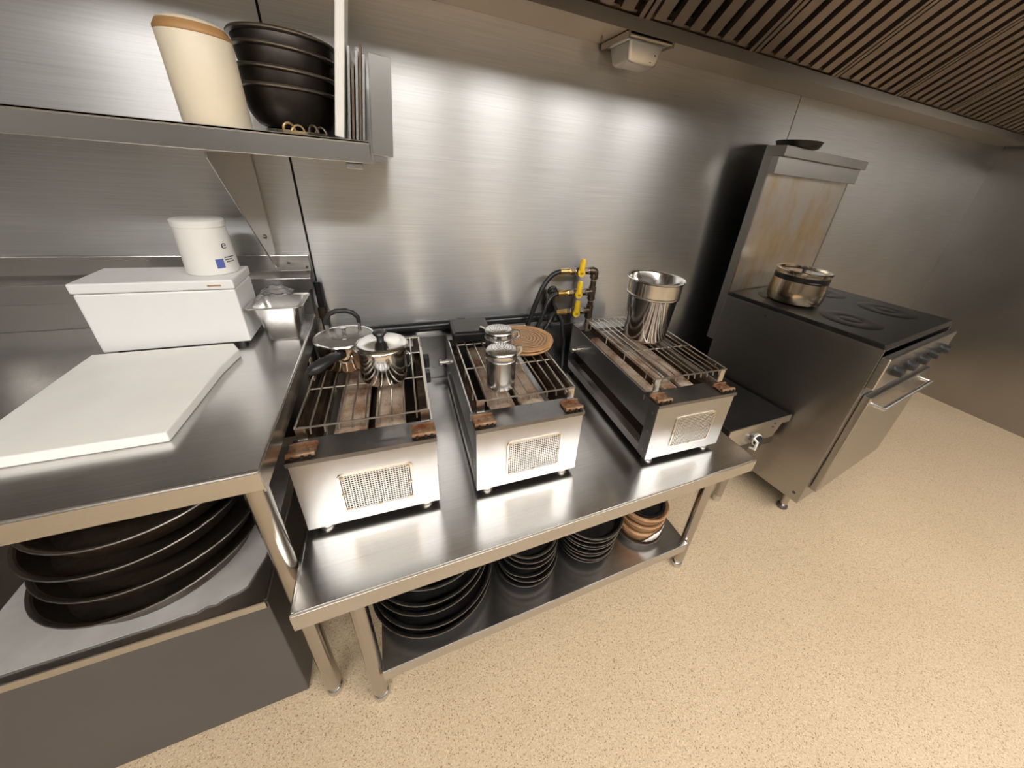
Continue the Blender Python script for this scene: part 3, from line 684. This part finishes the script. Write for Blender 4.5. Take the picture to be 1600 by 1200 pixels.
# ------------------------------------------------------------------ wall shelf, upper left
ST, SF = 1.486, -.35
sh = thing('wall_shelf', 'stainless wall shelf on triangular brackets above the worktop', 'shelf', (0, 0, ST))
bx('shelf_plate', 'top', -1.4, .256, SF, -.005, -.005, 0, sh, .001)
bx('front_lip', 'edge', -1.4, .256, SF, SF + .004, -.047, -.005, sh, .0015)
bx('end_lip', 'edge', .252, .256, SF + .004, -.005, -.047, -.005, sh)
G().box(.20, .236, SF + .01, SF + .05, -.062, -.048).build('lip_clip', 'edge', sh, .002)
for x in (-.062, -.75, -1.3):
    g = G().prism([(-.0175, -.050), (SF + .02, -.050), (SF + .02, -.062), (-.035, -.376), (-.0175, -.376)], x - .0015, x + .0015, 'x')
    b = g.build('bracket', 'edge', sh, .0008)
    G().box(x - .020, x, -.0195, -.0168, -.378, -.336).box(x - .020, x, -.0195, -.0025, -.336, -.05).build('bracket_flange', 'edge', b)
    G().bolt((x + .001, -.075, -.27), .006, .004, 'x').build('bolt', 'bronze', b)
# stack of dark bowls on the shelf
z = 1.4865
bx0, by0 = .088, -.155
t = thing('thin_lid', 'thin grey lid lying under the stack of dark bowls on the shelf', 'lid', (bx0 + .0, by0, z), 0)
G().lathe([(0, 0), (.062, 0), (.066, .003), (.066, .010), (.060, .013), (0, .013)], 40).build('lid_disc', 'edge', t)
def wok(label, x, y, z, r, h, tilt, k):
    o = thing('wok_bowl', label, 'bowl', (x, y, z), 0, 'dark bowls on the wall shelf'); o.rotation_euler = (tilt[0], tilt[1], k)
    pr = []; n = 9
    for i in range(n + 1):
        a = i / n; pr.append((r * (.72 + .28 * math.sin(a * PI / 2) ** .9) if i else r * .68, h * a ** 1.3))
    ins = [(max(0.0, q - .004), zz + .004) for q, zz in pr[::-1]]
    G().lathe([(0, 0)] + pr + [(r + .006, h + .001), (r + .007, h + .003), (r + .001, h + .005)] + ins[1:] + [(0, .005)], 52).build('bowl_shell', 'wok', o)
    G().lathe([(r + .001, h - .003), (r + .0075, h), (r + .0085, h + .0025), (r + .006, h + .006), (r + .0, h + .005)], 52).build('bowl_rim', 'panrim', o)
    return o
zz = z + .0135
for k, (hh, dz, r, tl, nm) in enumerate(((.078, .0, .098, (0, 0), 'lowest and deepest'), (.070, .040, .101, (0, .03), 'second from the bottom'), (.070, .078, .100, (.01, .055), 'third from the bottom'), (.062, .112, .102, (.01, .07), 'topmost'))):
    wok('dark seasoned metal bowl, %s of the stack on the wall shelf' % nm, bx0 + .003 * k, by0, zz + dz, r, hh, tl, k * .6)
# cream bottle
t = thing('cream_canister', 'tall cream plastic canister with brown tape on the wall shelf', 'canister', (-.036, -.288, z))
G().lathe([(0, 0), (.055, 0), (.058, .004), (.058, .155), (.050, .170), (.036, .176), (0, .178)], 40).build('canister_body', 'cream', t)
G().lathe([(.0582, .150), (.0588, .151), (.0585, .156), (.052, .167), (.0505, .168)], 40).build('tape_band', 'tape', t)
# clips lying before the bowls
for k, (x, rz, lab) in enumerate(((.105, .4, 'small gold clip lying before the dark bowls'), (.150, -.5, 'brown butterfly clip lying beside the gold clip'))):
    t = thing('metal_clip', lab, 'clip', (x, -.325, z), rz, 'clips on the shelf'); t.scale = (.8, .8, .75)
    g = G(); m = 'clip' if k == 0 else 'rustpan'
    g.tube(bez((-.022, 0, .006), (-.024, .0, .030), (.002, .0, .034), (.004, 0, .008), 10), .0035, 8)
    g.tube(bez((-.004, 0, .007), (.006, 0, .030), (.026, 0, .026), (.028, 0, .005), 10), .0032, 8)
    g.build('clip_loop', m, t); G().box(-.024, .030, -.006, .006, .0005, .007).build('clip_jaw', m, t, .002)
# white board on edge, trays, end box
def lean(o, a): o.rotation_euler = (0, a, 0); return o
t = lean(thing('white_board', 'white board standing on edge between bowls and baking trays', 'board', (.196, -.20, z + .002)), .155)
bx('board_slab', 'whitep', -.010, .0085, -.14, -.02, 0, .375, t, .003)
trays = [(.2165, .178, 'polish2', 'edge-on steel baking tray nearest the white board'), (.2245, .150, 'rustpan', 'thin brown-edged baking tray, second from the white board'), (.2325, .172, 'polish2', 'bright edge-on baking tray in the middle of the row'), (.2395, .186, 'rustpan', 'tall brown-stained baking tray near the steel end box'), (.2465, .168, 'polish2', 'edge-on baking tray against the steel end box')]
for x, h, m, lab in trays:
    t = lean(thing('baking_tray', lab, 'tray', (x, -.20, z + .001)), .125)
    bx('tray_sheet', m, -.0012, .0012, -.12, .14, .0005, h, t, .0005)
    G().box(-.0035, .0012, -.1205, -.1185, .0005, h).box(-.0035, .0012, .1385, .1405, .0005, h).box(-.0035, .0012, -.12, .14, h - .002, h).build('tray_rim', m, t)
t = lean(thing('spoon', 'pale spoon with round bowl poking up between the baking trays', 'spoon', (.2285, -.17, z + .002)), .125)
G().tube([(0, 0, 0), (0, 0, .17)], .003, 8).build('spoon_stem', 'whitep', t)
G().lathe([(0, -.014), (.007, -.010), (.0095, 0), (.007, .010), (0, .014)], 16, (0, 0, .195)).build('spoon_bowl', 'whitep', t)
t = lean(thing('steel_end_box', 'narrow stainless box hung on the end of the wall shelf', 'box', (.284, -.20, 1.458)), .075)
G().box(-.024, .024, -.10, -.098, 0, .205).box(-.024, -.022, -.098, .12, 0, .205).box(.022, .024, -.098, .12, 0, .205).box(-.022, .022, .118, .12, 0, .205).box(-.022, .022, -.098, .118, 0, .002).build('box_shell', 'edge', t, .001)
G().box(-.020, .010, -.095, -.06, -.014, -.001).build('bottom_clip', 'edge', t)

# ------------------------------------------------------------------ range on the right
th = math.radians(6.6)
rg = thing('cooking_range', 'grey stainless cooking range with stained backguard', 'range', (1.880, -.150, 0), th)
RW, RD, RT = .80, .675, .953
sp = bx('side_panel', 'range', 0, .006, -RD, 0, .12, RT, rg, .001)
for q, zq, rq in ((-RD + .03, .165, .008), (-RD + .33, .34, .004), (-RD + .32, .38, .004), (-.22, RT - .03, .004)): G().bolt((-.001, q, zq), rq, .004, 'x').build('bolt', 'ink', sp)
bx('side_panel', 'range', RW - .006, RW, -RD, 0, .12, RT, rg, .001)
bx('back_panel', 'range', .006, RW - .006, -.006, 0, .12, RT, rg)
bx('bottom_panel', 'dark', .006, RW - .006, -RD + .006, -.006, .12, .126, rg)
bx('front_panel', 'range', .006, RW - .006, -RD, -RD + .006, .12, .78, rg)
od = bx('oven_door', 'range', .05, RW - .05, -RD - .030, -RD - .001, .20, .74, rg, .004)
G().tube([(.12, -RD - .030, .69), (.12, -RD - .065, .69), (.68, -RD - .065, .69), (.68, -RD - .030, .69)], .009, 10).build('door_handle', 'polish2', od)
bx('control_panel', 'edge', .002, RW - .002, -RD - .03, -RD - .001, .79, .93, rg, .004)
for k in range(5): G().lathe([(.022, 0), (.024, .004), (.019, .03), (0, .032)], 20, mat=T(.12 + k * .14, -RD - .030, .86) @ Rx(PI / 2)).build('knob', 'black', rg)
ct = bx('cooktop', 'cooktop', .006, RW - .006, -RD + .004, -.006, RT - .012, RT + .022, rg, .004)
bx('top_rim', 'range', 0, .006, -RD, 0, RT, RT + .003, rg)
for cx in (.21, .60):
    for cy in (-.17, -.47):
        G().lathe([(.045, .0225), (.047, .0235), (.117, .0235), (.119, .0225)], 36, (cx, cy, RT)).build('plate_ring', 'iron', ct)
        G().lathe([(0, .0235), (.043, .0235), (.045, .0225)], 28, (cx, cy, RT)).build('plate_disc', 'iron', ct)
bg = bx('backguard', 'guard', 0.004, RW - .004, .002, .006, RT, 1.53, rg)
bx('backguard_side', 'range', 0, .012, .0005, .042, .70, 1.60, bg, .001); bx('backguard_side', 'range', RW - .012, RW, .0, .042, RT, 1.53, bg, .001)
bx('backguard_rear', 'range', .012, RW - .012, .036, .042, RT, 1.60, bg)
ov = bx('over_shelf', 'range', -.002, RW + .002, -.05, .040, 1.600, 1.640, bg, .001)
bx('shelf_header', 'edge', 0, RW, -.03, .0003, 1.53, 1.60, bg, .001)
for x, y in ((.06, -RD + .06), (RW - .06, -RD + .06), (.06, -.06), (RW - .06, -.06)):
    l = G().cyl((x, y, .03), .017, .09, 18).build('leg', 'leg', rg)
    G().lathe([(0, 0), (.022, 0), (.025, .005), (.025, .016), (.020, .024), (.014, .03), (0, .031)], 20, (x, y, 0)).build('foot', 'darkplate', l)
def rl(x, y, z): return tuple(rg.matrix_basis @ Vector((x, y, z)))
RM = T(1.880, -.150, 0) @ Rz(th)
def rl(x, y, z): return tuple(RM @ Vector((x, y, z)))
t = thing('stock_pot', 'heat-browned steel pot with dark loop handles on the range', 'pot', rl(.205, -.215, RT + .0245), 0, 'pots on the range')
G().lathe([(0, 0), (.100, 0), (.114, .008), (.121, .030), (.121, .070), (.114, .120), (.112, .145), (.118, .148), (.118, .152), (.110, .151), (.112, .12), (.118, .07), (.115, .022), (0, .006)], 48).build('pot_body', 'warmpot', t)
G().lathe([(.1125, .108), (.1165, .112), (.1165, .132), (.1125, .136)], 48).build('dark_band', 'iron', t)
lp = G().lathe([(.105, .152), (.121, .153), (.1225, .157), (.119, .160), (.104, .158), (.098, .150), (.02, .146), (0, .146)], 48).build('lid', 'polish', t)
G().lathe([(0, .146), (.008, .146), (.008, .156), (.018, .162), (.018, .168), (0, .171)], 18).build('lid_knob', 'black', lp)
for a in (-2.2, .94):
    mm = Rz(a); G().tube([(.110, -.03, .115), (.132, -.03, .118), (.142, -.018, .120), (.142, .018, .120), (.132, .03, .118), (.110, .03, .115)], .005, 8, mat=mm).build('loop_handle', 'iron', t)
t = thing('black_pan', 'black pan resting on the shelf above the range', 'pan', rl(.17, .0, 1.641))
G().lathe([(0, 0), (.075, 0), (.085, .004), (.095, .028), (.092, .028), (.082, .008), (0, .006)], 40).build('pan_body', 'iron', t)
G().tube([(.085, 0, .022), (.16, 0, .03)], .006, 8).build('pan_handle', 'iron', t)

# ------------------------------------------------------------------ low griddle between table and range
gd = thing('low_griddle', 'low griddle with flat black top between table and range', 'griddle', (0, 0, 0))
UT = .536
def trap(y0, y1, x0, xo=0): return [(x0, y0), (1.868 + (-.2 - y0) * .116 + xo, y0), (1.868 + (-.2 - y1) * .116 + xo, y1), (x0, y1)]
G().prism(trap(-.648, -.10, 1.524), UT - .004, UT, 'z').build('black_plate', 'cooktop', gd, .001)
G().prism([(1.520, -.652), (1.921, -.652), (1.921, -.646), (1.520, -.646)], UT - .036, UT + .001, 'z').build('front_trim', 'edge', gd, .002)
G().prism([(1.520, -.645), (1.524, -.645), (1.524, -.10), (1.520, -.10)], UT - .036, UT + .001, 'z').build('side_trim', 'darkplate', gd)
G().prism([(1.528, .415), (1.865, .415), (1.895, .490), (1.528, .490)], -.640, -.632, 'y').build('control_panel', 'edge', gd, .001)
G().prism(trap(-.63, -.12, 1.54, -.03), .36, .49, 'z').build('griddle_body', 'darkplate', gd)
for p_, rq in (((1.815, -.655, .512), .004), ((1.826, -.647, .484), .004), ((1.700, -.646, .458), .008)): G().bolt(p_, rq, .008).build('stud', 'ink', gd)
kb = G().lathe([(.026, 0), (.026, .004), (.022, .022), (.010, .026), (0, .026)], 24, mat=T(1.745, -.6405, .428) @ Rx(PI / 2)).build('control_knob', 'black', gd)
G().lathe([(.0262, .0), (.029, .001), (.029, .005), (.0262, .006)], 24, mat=T(1.745, -.6405, .428) @ Rx(PI / 2)).build('knob_ring', 'whitep', kb)
G().tube([(1.715, -.645, .445), (1.712, -.668, .44), (1.712, -.668, .40), (1.715, -.645, .39)], .006, 8).build('white_handle', 'whitep', gd)
for x, y in ((1.705, -.600), (1.60, -.15), (1.84, -.15)):
    l = G().cyl((x, y, .04), .0205, .322, 24).build('leg', 'leg', gd)
    G().lathe([(0, 0), (.017, 0), (.020, .006), (.020, .030), (.018, .040), (0, .041)], 22, (x, y, 0)).build('foot', 'polish2', l)
bx('side_strut', 'edge', 1.865, 1.885, -.60, -.596, .20, .42, gd)
